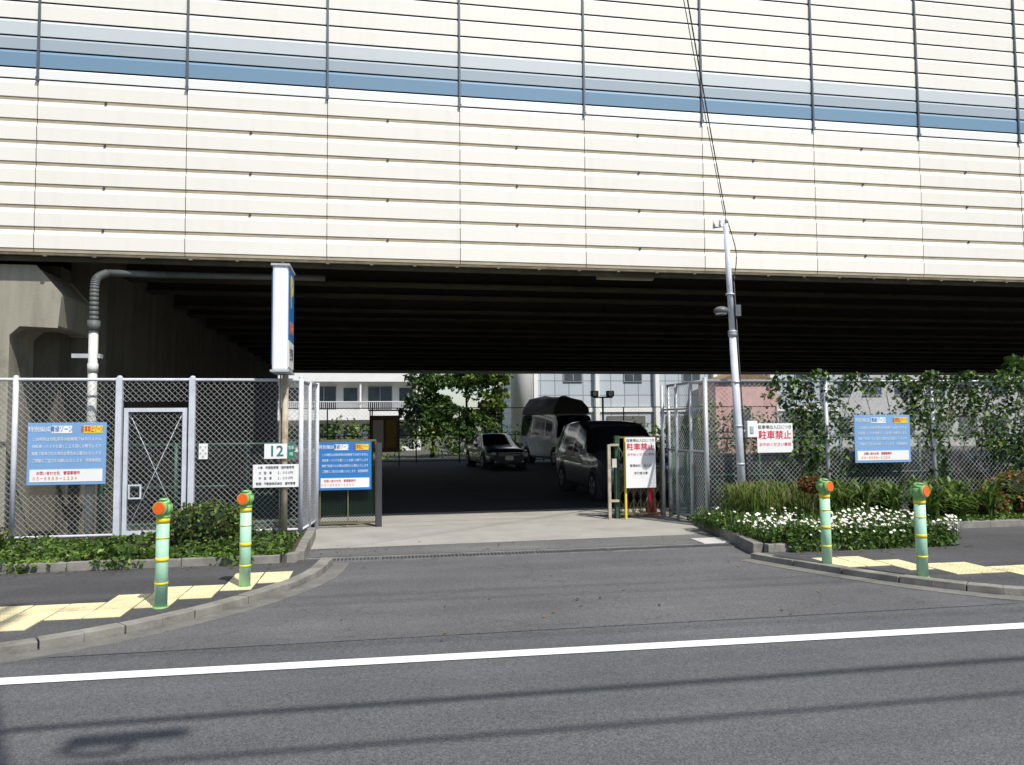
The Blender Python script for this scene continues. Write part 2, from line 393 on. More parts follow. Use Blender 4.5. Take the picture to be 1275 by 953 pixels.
g=M(); g.tube([(3.6,12.5,4.22),(4.9,12.5,4.22)],.02,8,0); g.box(3.7,4.7,12.44,12.56,4.14,4.2,1); g.build('ceiling_lamp',[m_dk,mat('lamp_yellowed',(.35,.32,.20),.6)],vi)
g=M(); g.prismY([(-9,0),(-5.26,0),(-5.26,3.02),(-5.12,3.16),(-4.62,3.14),(-4.58,3.62),(-4.92,4.02),(-9,4.02)],12.05,13.3,0)
g.build('pier',[m_pier],vi,bevel=.02)
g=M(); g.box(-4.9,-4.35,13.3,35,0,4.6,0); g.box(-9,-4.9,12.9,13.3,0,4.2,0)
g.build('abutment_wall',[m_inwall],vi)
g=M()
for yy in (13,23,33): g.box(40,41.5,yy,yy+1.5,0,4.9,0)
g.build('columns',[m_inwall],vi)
dp=empty('drain_pipe',(-3.95,11.95,0))
g=M(); px=-4.03; py=11.8
g.cyl((px,py,0.1),(px,py,3.15),.062,.062,16,0); g.cyl((px,py,2.45),(px,py,2.58),.072,.072,16,0)
g.box(px-.28,px+.1,py-.02,py+.1,2.66,2.72,2)
for z in (1.2,2.1): g.cyl((px,py,z),(px,py,z+.05),.07,.07,16,2)
g.cyl((px,py,3.05),(px,py,3.2),.085,.085,16,1)
g.tube(cat([(px,py,3.2),(px,py+.0,3.70),(px+.03,py+.04,3.84),(px+.14,py+.1,3.92)],8),.06,16,1)
g.tube([(px+.14,py+.1,3.92),(px+.9,py+.4,3.97),(px+3.2,py+.6,4.02)],.05,16,1)
g.build('pipe',[m_pvc,m_pvcd,m_galv],dp)

# ------------------------------------------------------------ fences
def chain(g,p0,p1,z0,z1,sp=.08,r=.0029,m=0):
    p0=Vector((*p0,0));p1=Vector((*p1,0)); L=(p1-p0).length; t=(p1-p0)/L; n=Vector((-t.y,t.x,0)); H=z1-z0
    k=-int(H/sp)-1
    while k*sp<L:
        for fam in (0,1):
            s0=k*sp; a=max(0,s0); b=min(L,s0+H)
            if b-a<.01: continue
            if fam==0: za=z0+(a-s0); zb=z0+(b-s0)
            else: za=z1-(a-s0); zb=z1-(b-s0)
            A=p0+t*a+Vector((0,0,za))+n*(r if fam else -r); B=p0+t*b+Vector((0,0,zb))+n*(r if fam else -r)
            g.cyl(A,B,r,r,3,m,caps=False)
        k+=1
FY=11.5
fl=empty('chain_link_fence',(-3,FY,0))
g=M(); xs=[-12.9,-10.9,-8.9,-6.9,-4.9,-3.57,-2.60,-1.10]
for x in xs:
    if x in (-3.57,-2.60): g.box(x-.04,x+.04,FY-.04,FY+.04,.1,2.36,0)
    else: g.cyl((x,FY,.1),(x,FY,2.36),.036,.036,12,0)
    g.sphere((x,FY,2.36),.04,.04,.03,0,8,4)
g.cyl((-13,FY,2.33),(-1.1,FY,2.33),.022,.022,8,0); g.cyl((-13,FY,.17),(-3.57,FY,.17),.018,.018,8,0); g.cyl((-2.6,FY,.17),(-1.1,FY,.17),.018,.018,8,0)
g.cyl((-.97,12.75,0),(-.97,12.75,2.36),.036,.036,12,0); g.cyl((-1.1,FY,2.33),(-.97,12.75,2.33),.022,.022,8,0); g.cyl((-1.1,FY,.15),(-.97,12.75,.15),.02,.02,8,0)
g.cyl((-1.03,12.1,.1),(-1.03,12.1,2.33),.03,.03,10,0)
g.build('posts_and_rails',[m_fwhite],fl)
g=M(); chain(g,(-13,FY),(-3.6,FY),.15,2.33); chain(g,(-2.6,FY),(-1.1,FY),.15,2.33); chain(g,(-3.55,FY),(-2.62,FY),2.02,2.33); chain(g,(-1.1,FY),(-.97,12.75),.12,2.33)
g.build('mesh',[m_wire],fl)
ga=empty('fence_gate',(-3.08,FY,0))
g=M(); a,b=-3.50,-2.67; y0,y1=FY-.025,FY+.025
g.box(a,a+.055,y0,y1,.16,1.93,0); g.box(b-.055,b,y0,y1,.16,1.93,0); g.box(a+.055,b-.055,y0,y1,1.875,1.93,0); g.box(a+.055,b-.055,y0,y1,.16,.215,0)
g.cyl((a+.06,FY+.012,.22),(b-.06,FY+.012,1.86),.006,.006,6,0); g.cyl((a+.06,FY+.03,1.86),(b-.06,FY+.03,.22),.006,.006,6,0)
for q in ((a+.08,a+.25,.66,.68),(a+.08,a+.25,.84,.86),(a+.23,a+.25,.68,.84),(a+.08,a+.10,.68,.84)): g.box(q[0],q[1],FY-.05,FY-.02,q[2],q[3],0)
g.build('frame',[m_fwhite],ga)
g=M(); chain(g,(a+.05,FY),(b-.05,FY),.2,1.9); g.build('mesh',[m_wire],ga)
fr=empty('chain_link_fence',(8,FY,0))
g=M()
for x in [5.17,7.28,9.25,11.2,13.2,15.2,17.2]:
    g.cyl((x,FY,.1),(x,FY,2.36),.038,.038,12,0); g.sphere((x,FY,2.36),.042,.042,.03,0,8,4)
g.cyl((5.17,FY,2.33),(17.2,FY,2.33),.022,.022,8,0); g.cyl((5.17,FY,.17),(17.2,FY,.17),.018,.018,8,0)
for (x,y) in ((5.15,12.05),(5.1,12.55),(5.12,12.95),(4.98,12.9)): g.cyl((x,y,0),(x,y,2.33),.03,.03,10,0)
g.cyl((5.17,FY,2.33),(5.1,12.95,2.33),.022,.022,8,0); g.cyl((5.17,FY,.12),(5.1,12.95,.12),.02,.02,8,0); g.cyl((5.17,FY,1.2),(5.1,12.95,1.2),.016,.016,8,0)
g.cyl((5.0,12.9,1.9),(5.3,11.7,1.9),.016,.016,8,0)
g.build('posts_and_rails',[m_galv],fr)
g=M(); chain(g,(5.17,FY),(17.2,FY),.15,2.33); chain(g,(5.17,FY),(5.1,12.95),.12,2.33); g.build('mesh',[m_wire],fr)
def green_fence(p0,p1,h,z0=.05,n=5,sp=.10):
    e=empty('green_mesh_fence',(p0[0],p0[1],0)); g=M()
    a=Vector((*p0,0));b=Vector((*p1,0))
    for i in range(n+1):
        q=a.lerp(b,i/n); g.cyl((q.x,q.y,0),(q.x,q.y,h),.03,.03,8,0)
    for z in (h-.02,h*.5,z0+.05): g.cyl((a.x,a.y,z),(b.x,b.y,z),.022,.022,8,0)
    g.build('posts_and_rails',[m_gren],e)
    g=M(); chain(g,p0,p1,z0,h,sp,.0025); g.build('mesh',[m_gwire],e)
green_fence((-4.3,13.1),(-1.0,13.1),1.4,n=3)
green_fence((5.3,13.2),(15.3,13.2),1.4,n=6)
green_fence((-4.3,36),(20,36),2.6,n=12,sp=.2)
green_fence((5.25,11.75),(5.25,13.2),1.25,n=2)

mt=mat('gate_bronze',(.17,.15,.08),.5,.2,var=.2,scale=6)
def lowgate(x0,x1,y,h,acc):
    e=empty('folding_gate',((x0+x1)/2,y,0)); g=M()
    n=6 if acc else 2
    for i in range(n+1):
        x=x0+(x1-x0)*i/n; g.box(x-.010,x+.010,y-.015,y+.015,.04,h,0)
    for z in (.08,h): g.box(x0,x1,y-.021,y+.021,z-.016,z+.016,0)
    if acc:
        for i in range(n):
            xa=x0+(x1-x0)*i/n; xb=x0+(x1-x0)*(i+1)/n
            for k in range(4):
                za=.1+k*.3; g.cyl((xa,y-.03,za),(xb,y-.03,za+.28),.008,.008,5,0); g.cyl((xa,y+.03,za+.28),(xb,y+.03,za),.008,.008,5,0)
    g.build('leaf',[mt],e); return e
lg=lowgate(-.92,-.03,12.85,1.42,False)
g=M(); g.box(-.02,.07,12.80,12.9,0,1.38,0); chain(g,(-.92,12.89),(-.05,12.89),.08,1.4,.05,.003,1); g.build('end_post_and_mesh',[m_dk,m_gwire],lg)
rg=lowgate(4.18,4.95,12.95,1.42,True)
g=M(); g.box(4.10,4.17,12.9,13.0,0,1.45,0); g.box(4.22,4.25,12.75,12.80,0,1.42,1); g.build('end_post',[m_gren,m_yel],rg)
g=M(); g.box(3.95,4.0,12.85,12.9,.0,1.3,0); g.box(4.0,4.15,12.85,12.9,1.27,1.31,0);g.box(4.0,4.15,12.85,12.9,.3,.34,0); g.box(4.02,4.10,12.83,12.86,.9,1.05,1); g.build('gate_latch_frame',[m_rust,m_pvc],rg)

# ------------------------------------------------------------ signs
def blue_sign(name,x0,x1,z0,z1,y,bg):
    e=empty(name,((x0+x1)/2,y,z0)); W=x1-x0;H=z1-z0;cx=(x0+x1)/2
    g=M(); g.box(x0,x1,y-.012,y,z0,z1,0); g.build('board',[bg],e,bevel=.004)
    g=M(); g.box(x0+.04*W,x1-.04*W,y-.016,y-.0125,z0+.05*H,z0+.25*H,0)
    g.box(x0+.30*W,x0+.56*W,y-.016,y-.0125,z1-.17*H,z1-.05*H,0); g.box(x0+.70*W,x1-.05*W,y-.016,y-.0125,z1-.17*H,z1-.05*H,1)
    g.build('panels',[m_signw,m_yel],e)
    yt=y-.019
    text(e,'title','特別編成',.075*H/.8,(x0+.15*W,yt+.004,z1-.11*H),m_signw,sx=.9)
    text(e,'title','青緑ゾーン',.085*H/.8,(x0+.43*W,yt,z1-.11*H),m_signb,sx=.62)
    text(e,'title','駐車禁止ゾーン',.085*H/.8,(x0+.82*W,yt,z1-.11*H),m_red,sx=.45)
    ls=['この場所は自転車等の駐輪場ではありません','自転車・バイクを置くことを固くお断りします','無断で駐車された場合は警告の上撤去いたします','ご理解とご協力をお願いいたします　管理事務所']
    for i,s in enumerate(ls):
        text(e,'line',s,.050*H/.8,(cx,yt+.004,z1-(.27+.115*i)*H),m_signw,sx=.88*W/(len(s)*.050*H/.8))
    text(e,'footer','お問い合わせ先　管理事務所',.05*H/.8,(x0+.40*W,yt,z0+.19*H),m_red,sx=.8)
    text(e,'footer','０３－５５５５－１２３４',.05*H/.8,(x0+.36*W,yt,z0+.105*H),m_org,sx=.9)
    return e
blue_sign('parking_rules_sign',-4.70,-3.70,.88,1.73,11.42,m_lb)
blue_sign('parking_rules_sign',-.94,-.10,.62,1.40,12.78,m_signb)
blue_sign('parking_rules_sign',7.68,8.70,.98,1.76,11.36,m_lb)
def noparking(x0,x1,z0,z1,y):
    e=empty('no_parking_sign',((x0+x1)/2,y,z0)); W=x1-x0; cx=(x0+x1)/2
    g=M(); g.box(x0,x1,y-.01,y,z0,z1,0); g.build('board',[m_signw],e)
    h=W*.66; yt=y-.012
    text(e,'line','駐車場出入口につき',W*.105,(cx,yt,z1-h*.16),m_blk)
    text(e,'line','駐車禁止',W*.235,(cx,yt,z1-h*.48),m_red,bold=.002)
    text(e,'line','おやめください車両',W*.10,(cx,yt,z1-h*.84),m_red)
    return e
noparking(6.0,6.62,1.17,1.64,11.42)
e=noparking(4.22,4.76,.55,1.42,12.70)
text(e,'notice','管理会社　出入口',.05,(4.49,12.688,.93),m_blk); text(e,'notice','歩行者注意',.05,(4.49,12.688,.80),m_blk)

ps=empty('parking_sign',(-1.31,11.25,0))
g=M(); g.box(-1.43,-1.22,10.82,11.5,2.42,3.88,0); g.build('lightbox',[m_signw],ps,bevel=.03)
g=M(); g.box(-1.216,-1.208,10.86,11.46,2.85,3.84,0); g.box(-1.216,-1.208,10.86,11.46,2.47,2.84,1); g.box(-1.442,-1.434,10.86,11.46,2.5,3.8,0)
g.box(-1.45,-1.20,10.80,11.52,2.40,2.43,2); g.box(-1.45,-1.20,10.80,11.52,3.87,3.9,2)
g.build('faces',[m_signb,m_signw,m_galv],ps)
text(ps,'letter','P',.62,(-1.205,11.16,3.52),m_yel,face='+x',bold=.02); text(ps,'label','月極',.2,(-1.205,11.16,3.02),m_org,face='+x'); text(ps,'label','空車',.2,(-1.205,11.16,2.65),m_blk,face='+x')
g=M(); g.cyl((-1.30,11.28,.1),(-1.30,11.28,2.42),.045,.045,12,0); g.cyl((-1.37,11.33,.1),(-1.37,11.33,2.4),.012,.012,6,0)
g.box(-1.36,-1.24,11.2,11.34,.1,.13,0); g.build('post',[m_rust],ps)
n12=empty('bay_number_sign',(-1.4,11.2,1.2))
g=M(); g.box(-1.57,-1.26,11.21,11.225,1.20,1.41,0); g.box(-1.25,-1.16,11.21,11.225,1.20,1.41,1); g.build('plates',[m_signw,m_grs],n12)
text(n12,'number','12',.21,(-1.41,11.207,1.30),m_grs,bold=.003); text(n12,'tag','駐車',.055,(-1.205,11.207,1.35),m_signw,sx=.7); text(n12,'tag','場',.055,(-1.205,11.207,1.26),m_signw)
n13=empty('notice_sign',(-1.4,11.2,.8))
g=M(); g.box(-1.72,-1.10,11.21,11.225,.80,1.12,0); g.build('plate',[m_signw],n13)
for i,s in enumerate(['Ａ棟　月極駐車場　契約者専用','大　型　車　　２，０００円','中　型　車　　１，０００円','管理：不動産株式会社　建物管理']):
    text(n13,'line',s,.042,(-1.41,11.207,1.075-.075*i),m_blk,sx=.85)
g=M(); g.box(-2.5,-2.38,11.47,11.485,1.20,1.42,0)
for i in range(4):
    for j in range(3): 
        if (i+j)%2: g.box(-2.49+.035*j,-2.465+.035*j,11.467,11.4695,1.22+.045*i,1.25+.045*i,1)
g.build('warning_card',[m_signw,m_galv])

# ------------------------------------------------------------ service pole with lamp
sp=empty('street_lamp',(5.67,11.35,0))
bx=Vector((5.68,11.3,.1)); tp=Vector((5.50,11.3,4.85))
g=M(); g.cyl(bx,bx.lerp(tp,.62),.065,.055,16,0); g.cyl(bx.lerp(tp,.62),tp,.048,.042,16,0)
g.cyl(bx.lerp(tp,.615),bx.lerp(tp,.635),.068,.068,16,1)
g.cyl(tp-Vector((.22,0,.08)),tp+Vector((.06,0,-.03)),.014,.014,8,1)
for dx in (-.2,-.1,.03): 
    g.cyl(tp+Vector((dx,0,-.06)),tp+Vector((dx,0,.05)),.022,.015,8,2)
g.cyl(tp+Vector((0,-.02,0)),tp+Vector((0,-.02,.14)),.03,.012,8,2)
for z in (.9,1.5,2.2,3.0,3.6): 
    p=bx.lerp(tp,z/4.75); g.cyl(p-Vector((0,0,.015)),p+Vector((0,0,.015)),.071,.071,12,1)
g.tube([bx+Vector((.07,-.04,.1)),bx.lerp(tp,.8)+Vector((.06,-.04,0))],.010,6,3)
g.tube(cat([bx.lerp(tp,.8)+Vector((.06,-.04,0)),bx.lerp(tp,.9)+Vector((.14,-.02,0)),tp+Vector((.02,-.02,.05))],5),.008,6,3)
g.build('pole',[m_fwhite,m_galv,m_pvc,m_dk],sp)
g=M(); lp=bx.lerp(tp,.70)
g.cyl(lp,lp+Vector((-.16,-.03,.02)),.012,.012,8,0)
g.sphere((lp.x-.2,lp.y-.06,lp.z+.0),.12,.12,.07,1,14,8); g.cyl((lp.x-.2,lp.y-.06,lp.z-.06),(lp.x-.2,lp.y-.06,lp.z-.02),.085,.1,14,2)
g.box(lp.x+.04,lp.x+.13,lp.y-.08,lp.y+.02,lp.z-.08,lp.z+.10,1)
g.build('lamp_head',[m_galv,mat('lamp_grey',(.12,.13,.14),.4),m_lamp],sp)
g=M(); g.box(5.76,5.93,11.26,11.36,1.42,1.68,0); g.box(5.68,5.76,11.3,11.34,1.5,1.54,1); g.box(5.80,5.86,11.25,11.262,1.48,1.60,1)
g.build('meter_box',[m_signw,m_galv],sp,bevel=.008)
def wire(a,b,sag,r,n=14):
    a=Vector(a);b=Vector(b); return [a.lerp(b,i/n)-Vector((0,0,sag*4*(i/n)*(1-i/n))) for i in range(n+1)]
g=M()
g.tube(wire(tp+Vector((0,-.02,.12)),(-1.9,-.6,13),.55,.01),.009,5,0)
g.tube(wire(tp+Vector((-.03,-.02,.12)),(-2.1,-.6,13),.35,.01),.006,5,0)
g.build('service_drop_wire',[m_dk])
PX=.92
up=empty('utility_pole',(PX,-1.5,0))
g=M(); g.cyl((PX,-1.5,0),(PX,-1.5,14),.18,.12,16,0)
for z,l in ((13.4,.9),(12.7,.9)): g.box(PX-.05,PX+.05,-1.5-l,-1.5+l,z,z+.1,1)
g.cyl((PX-.25,-1.2,12.2),(PX-.25,-1.2,12.9),.24,.24,16,1)
g.build('pole_and_fittings',[m_conc,m_galv],up)
g=M()
for (y,z,r) in ((-.6,13.5,.012),(-2.3,13.5,.012),(-.6,12.95,.012),(-.75,8.75,.034),(-.95,8.15,.024)):
    lo=z<9
    for a,b in ((-34,PX),(PX,36)): g.tube(wire((a,y-(0.35 if lo and a<0 else 0),z),(b,y+(.8 if (lo and b>1) else 0),z),.4,r,16),r,6,0)
g.cyl((1.05,-.86,8.52),(1.62,-.84,8.54),.075,.06,10,0)  # unseen closure and coil, added to cast a shadow blob on the road
cc=[Vector((1.15+.16*math.cos(t*.7),-.84,8.32+.13*math.sin(t*.7))) for t in range(10)]; g.tube(cc,.025,6,0)
g.build('overhead_cables',[m_dk])

# ------------------------------------------------------------ bollards
def bollard(x,y,rz=0,tx=0,ty=0):
    T=Matrix.Translation((x,y,.06))@Euler((tx,ty,rz)).to_matrix().to_4x4()
    g=M()
    g.cyl((0,0,0),(0,0,.80),.054,.054,24,0)
    for z,h,m in ((.735,.045,1),(.40,.035,1),(.20,.02,1),(.60,.012,1)): g.cyl((0,0,z),(0,0,z+h),.0565,.0565,24,m)
    g.cyl((0,0,.78),(0,0,.80),.059,.059,24,2)
    g.cyl((0,0,.80),(0,0,.90),.058,.064,24,2); g.cyl((0,0,.90),(0,-.01,.935),.064,.048,24,2); g.cyl((0,-.01,.935),(0,-.01,.95),.048,.02,24,2)
    g.cyl((0,-.035,.865),(0,-.075,.868),.063,.061,24,2); g.cyl((0,-.070,.868),(0,-.083,.869),.056,.052,24,3)
    g.cyl((0,.035,.865),(0,.07,.868),.058,.052,24,2); g.cyl((0,0,-.01),(0,0,.012),.070,.062,24,2)
    g.v=[tuple(T@Vector(p)) for p in g.v]
    return g.build('bollard',[m_boll,m_bely,m_bollc,m_refl])
bollard(-1.87,7.22,-.25,0,.012); bollard(-1.29,7.98,-.3,.01,.01); bollard(4.89,7.80,.3,0,-.008); bollard(5.42,6.97,.35,.005,-.015)

# ------------------------------------------------------------ foliage
def leafc(base,v=.35):
    k=U(1-v,1+v); return (base[0]*k*U(.9,1.15),base[1]*k,base[2]*k*U(.8,1.1))
def add_leaf(g,p,s,col,up=.3,elong=1.6):
    n=Vector((U(-1,1),U(-1,1),U(-1,1)+up)).normalized(); a=n.orthogonal().normalized(); a.rotate(Matrix.Rotation(U(0,6.28),3,n)); b=n.cross(a)
    L=s*elong*.5; W=s*.5
    g.face([p-a*L,p-b*W+n*s*.12,p+a*L,p+b*W+n*s*.12],0,False,col)
def blob(g,c,r,n,s,base,shell=.55,v=.4):
    for i in range(n):
        d=Vector((U(-1,1),U(-1,1),U(-1,1)))
        while d.length>1: d=Vector((U(-1,1),U(-1,1),U(-1,1)))
        l=d.length or 1; k=(shell+(1-shell)*l)*U(.88,1.14); d=d/l*k
        p=Vector((c[0]+d.x*r[0],c[1]+d.y*r[1],c[2]+d.z*r[2]))
        add_leaf(g,p,s*U(.6,1.3),leafc(base,v))
GR=(.060,.125,.022); DG=(.030,.065,.016); LG=(.13,.21,.035); RD=(.24,.095,.03)
def shrub(name,blobs,n,s,bases,core=True):
    e=M(); 
    for (c,r) in blobs:
        if core: e.sphere(c,r[0]*.78,r[1]*.78,r[2]*.78,1,12,8,.1)  # dark inner ellipsoid paints the shaded inside of the bush
        for b in bases: blob(e,c,r,n//len(bases),s,b)
    return e.build(name,[m_leaf,m_shadecore],col=True)
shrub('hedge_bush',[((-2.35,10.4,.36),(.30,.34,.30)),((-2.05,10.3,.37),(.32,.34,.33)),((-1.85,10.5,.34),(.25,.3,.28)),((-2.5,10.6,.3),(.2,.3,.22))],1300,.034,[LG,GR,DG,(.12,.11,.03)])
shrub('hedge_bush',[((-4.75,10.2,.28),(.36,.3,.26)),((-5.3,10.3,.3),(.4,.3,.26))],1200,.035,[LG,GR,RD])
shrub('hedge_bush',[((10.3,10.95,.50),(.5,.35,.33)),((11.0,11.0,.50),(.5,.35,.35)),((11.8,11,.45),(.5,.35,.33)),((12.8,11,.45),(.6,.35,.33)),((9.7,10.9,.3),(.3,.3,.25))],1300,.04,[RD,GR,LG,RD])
e=M(); e.cyl((6.2,10.2,.1),(6.2,10.2,.6),.012,.010,6,2)
e.sphere((6.2,10.2,.74),.13,.13,.09,1,10,6,.1)
for b in (RD,(.27,.07,.02),GR): blob(e,(6.2,10.2,.74),(.20,.19,.12),280,.032,b)
e.build('topiary_bush',[m_leaf,m_shadecore,m_bark],col=True)
def strip(name,xa,xb,ya,yb,h,n,s,bases,zb=.11):
    e=M()
    for i in range(n):
        x=U(xa,xb);y=U(ya,yb); hh=h*(.5+.5*math.sin(x*3.1+1)*math.cos(y*4+x))*U(.3,1)+.02
        add_leaf(e,Vector((x,y,zb+hh)),s*U(.6,1.3),leafc(random.choice(bases),.5),up=.8)
    return e.build(name,[m_leaf],col=True)
strip('ground_cover',-6.5,-1.05,9.34,10.3,.15,5600,.05,[LG,GR,DG,LG])
strip('ground_cover',-6.5,-1.05,10.3,11.4,.12,2600,.05,[GR,DG,LG])
strip('ground_cover',7.2,12,10.1,11.0,.12,3000,.05,[LG,GR])
strip('ground_cover',4.75,7.3,8.8,11.3,.24,8000,.045,[GR,DG,LG,GR])
e=M()
for i in range(2600):
    x=U(4.95,7.45); t=R(); y=8.86-.22*t; z=.26-.22*t*t*1.0+U(-.03,.05)
    if x>7.25: y=U(8.8,10.2); z=U(.08,.25)
    add_leaf(e,Vector((x,y,z)),.042*U(.6,1.3),leafc(random.choice([LG,GR,GR,DG]),.45),up=.5)
for i in range(500):
    x=random.choice([-4.9,-4.3,-3.9,-2.9,-1.6])+random.gauss(0,.13); add_leaf(e,Vector((x,U(9.22,9.4),U(.07,.2))),.045*U(.6,1.3),leafc(random.choice([LG,GR]),.4),up=.6)
e.build('overhanging_ground_cover',[m_leaf],col=True)
# dry fallen leaves and weeds along kerbs and the slab
e=M()
for i in range(260):
    q=R()
    if q<.35: x,y,z=U(-5,-1),9.25-abs(random.gauss(0,.12)),.064
    elif q<.6: x,y,z=U(-.8,5.0),9.85+abs(random.gauss(0,.5)),.016
    elif q<.8: x,y,z=U(4.9,7.4),8.6-abs(random.gauss(0,.12)),.064
    else: x,y,z=U(-3,6),U(5.7,9.4),.014
    if q>=.8 and (x<-.4 or x>4.3): continue
    add_leaf(e,Vector((x,y,z+.004)),.028*U(.5,1.2),leafc(random.choice([(.16,.10,.04),(.22,.16,.06),(.08,.06,.03)]),.3),up=4)
e.build('fallen_leaves',[m_leaf],col=True)
def blade(g,p,d,h,l,w,col,n=4):
    d=Vector((d[0],d[1],0)).normalized(); s=Vector((-d.y,d.x,0)); pts=[]
    for i in range(n+1):
        t=i/n; c=Vector(p)+d*l*t*t+Vector((0,0,h*(math.sin(t*2.15)/.91))); ww=w*(1-t**2.2)+.001; pts.append((c-s*ww,c+s*ww))
    for i in range(n): g.face([pts[i][0],pts[i][1],pts[i+1][1],pts[i+1][0]],0,True,col)
e=M()
for i in range(2800):
    x=U(4.75,7.3);y=U(8.75,11.2); a=U(0,6.28); blade(e,(x,y,.1),(math.cos(a),math.sin(a)),U(.08,.28),U(.05,.16),.006,leafc(random.choice([LG,GR,GR]),.4),3)
for i in range(1100):
    x=5.3+abs(random.gauss(0,.75));y=U(10.4,11.35); a=U(0,6.28); blade(e,(x,y,.1),(math.cos(a),math.sin(a)),U(.25,.62),U(.1,.42),.008,leafc(random.choice([LG,(.20,.26,.06),GR,(.22,.20,.08)]),.3),4)
e.build('grass',[m_leaf],col=True)
e=M()
for i in range(620):
    r0=R()
    x=U(4.75,7.4); y=U(8.66,9.7) if r0<.8 else U(9.7,10.7); 
    if math.sin(x*5.3)*math.cos(y*4.1+x)<-.5: continue
    z=U(.24,.44); tdir=Vector((U(-.6,.6),U(-1.1,-.2),1)).normalized(); p=Vector((x,y,z)); a=tdir.orthogonal().normalized(); b=tdir.cross(a); r=U(.015,.027)
    pts=[]
    for k in range(12):
        t=k*math.pi/6; rr=r if k%2==0 else r*.62; pts.append(p+a*math.cos(t)*rr+b*math.sin(t)*rr)
    e.face(pts,0); e.face([p+tdir*.003+a*math.cos(k*1.05)*r*.3+b*math.sin(k*1.05)*r*.3 for k in range(6)],1)
    e.cyl((x,y,.1),p-tdir*.002,.002,.002,3,2,caps=False)
e.build('daisy_flowers',[m_signw,m_yel,mat('stem',(.06,.11,.03),.7)])
e=M()
for i in range(40):
    cx,cy=U(6.8,9.5),U(10.3,11.15)
    if cx<7.2 and cy<10.5: cy=10.8
    hs=U(.7,1.2)
    for k in range(28):
        a=U(0,6.28); blade(e,(cx+U(-.05,.05),cy+U(-.05,.05),.1),(math.cos(a),math.sin(a)),U(.22,.55)*hs,U(.2,.55)*hs,.025,leafc(random.choice([LG,LG,(.16,.25,.05),GR,GR,DG]),.35),6)
e.build('agapanthus_plants',[m_leaf],col=True)
e=M()
def vine(xc,zt,zb,w,n,base):
    for i in range(int(n*.78)):
        t=R()**1.25; z=zt-(zt-zb)*t; x=xc+random.gauss(0,w*(1-.45*t))+.12*math.sin(z*5+xc)
        add_leaf(e,Vector((x,FY+U(-.11,.10),z+.05*math.sin(x*9))),U(.045,.095),leafc(random.choice(base),.5),up=.4,elong=1.2)
for xc,zt,zb,w,n in ((6.75,2.42,1.1,.14,480),(7.05,2.46,.5,.12,560),(7.5,2.44,1.5,.16,240),(7.9,2.42,2.1,.3,160),(8.9,2.4,1.6,.18,420),(9.3,2.46,1.3,.22,560),(9.9,2.45,1.7,.3,420),(10.5,2.45,1.0,.4,760),(11.2,2.5,.9,.4,860),(6.4,2.36,1.95,.1,80),(8.5,2.4,2.15,.3,140),(12.3,2.5,.9,.6,900),(10.9,1.4,.6,.3,380),(7.2,1.2,.4,.25,200),(9.25,1.4,.5,.15,200)):
    vine(xc,zt,zb,w,n,[GR,DG,LG,DG])
blob(e,(11.3,11.72,2.6),(.4,.25,.2),200,.09,GR); blob(e,(12.4,11.8,2.8),(.6,.3,.3),260,.09,GR)
for i in range(18):
    x=U(6.6,12.5); pts=[Vector((x,FY-.02,.1))]
    for k in range(8): x+=U(-.14,.14); pts.append(Vector((x,FY+U(-.02,.02),.1+.29*(k+1))))
    e.tube(pts,.006,4,1)
e.build('climbing_vine',[m_leaf,m_bark],col=True)
e=M()
for i in range(12):
    c=(U(7,15),U(11.9,12.8),U(.3,.7)); blob(e,c,(.5,.3,.5),240,.07,random.choice([GR,DG]))
e.build('shrubs_behind_fence',[m_leaf],col=True)

def tree(x,y,h,r,n,base,name='broadleaf_tree',ls=.17):
    e=M(); th=h*.22
    e.cyl((x,y,0),(x+.1,y,th),.13,.09,10,1); e.cyl((x+.1,y,th),(x,y+.1,h*.75),.09,.03,8,1)
    for i in range(22):
        a=U(0,6.28); z=th+(h-th)*U(.0,.93); wz=math.sin(math.pi*min(1,max(.12,(z-th*.2)/(h*1.05))))
        rr=r*U(.15,.75)*wz
        q=Vector((x+math.cos(a)*rr,y+math.sin(a)*rr,z)); m0=Vector((x+.05,y+.03,z*.8))
        e.cyl(m0,q,.04,.015,5,1)
        br=r*U(.25,.42)
        blob(e,q,(br,br,br*.8),n//22,ls,random.choice(base),.35,.5)
    return e.build(name,[m_leaf,m_bark],col=True)
tree(3.0,43,5.2,1.9,4000,[GR,DG,LG]); tree(5.0,43.8,6.6,2.0,4200,[LG,GR,DG]); tree(6.5,42.6,5.4,1.5,3200,[GR,LG,LG])
e=M()
for i in range(60):
    x=-4+i*.75; hh=1 if x<18 else 1.5; blob(e,(x,U(41.2,42.2),U(.6,1.4)*hh),(.9,.6,.9*hh),130,.15,random.choice([GR,DG,LG]))
e.build('hedge_row',[m_leaf],col=True)

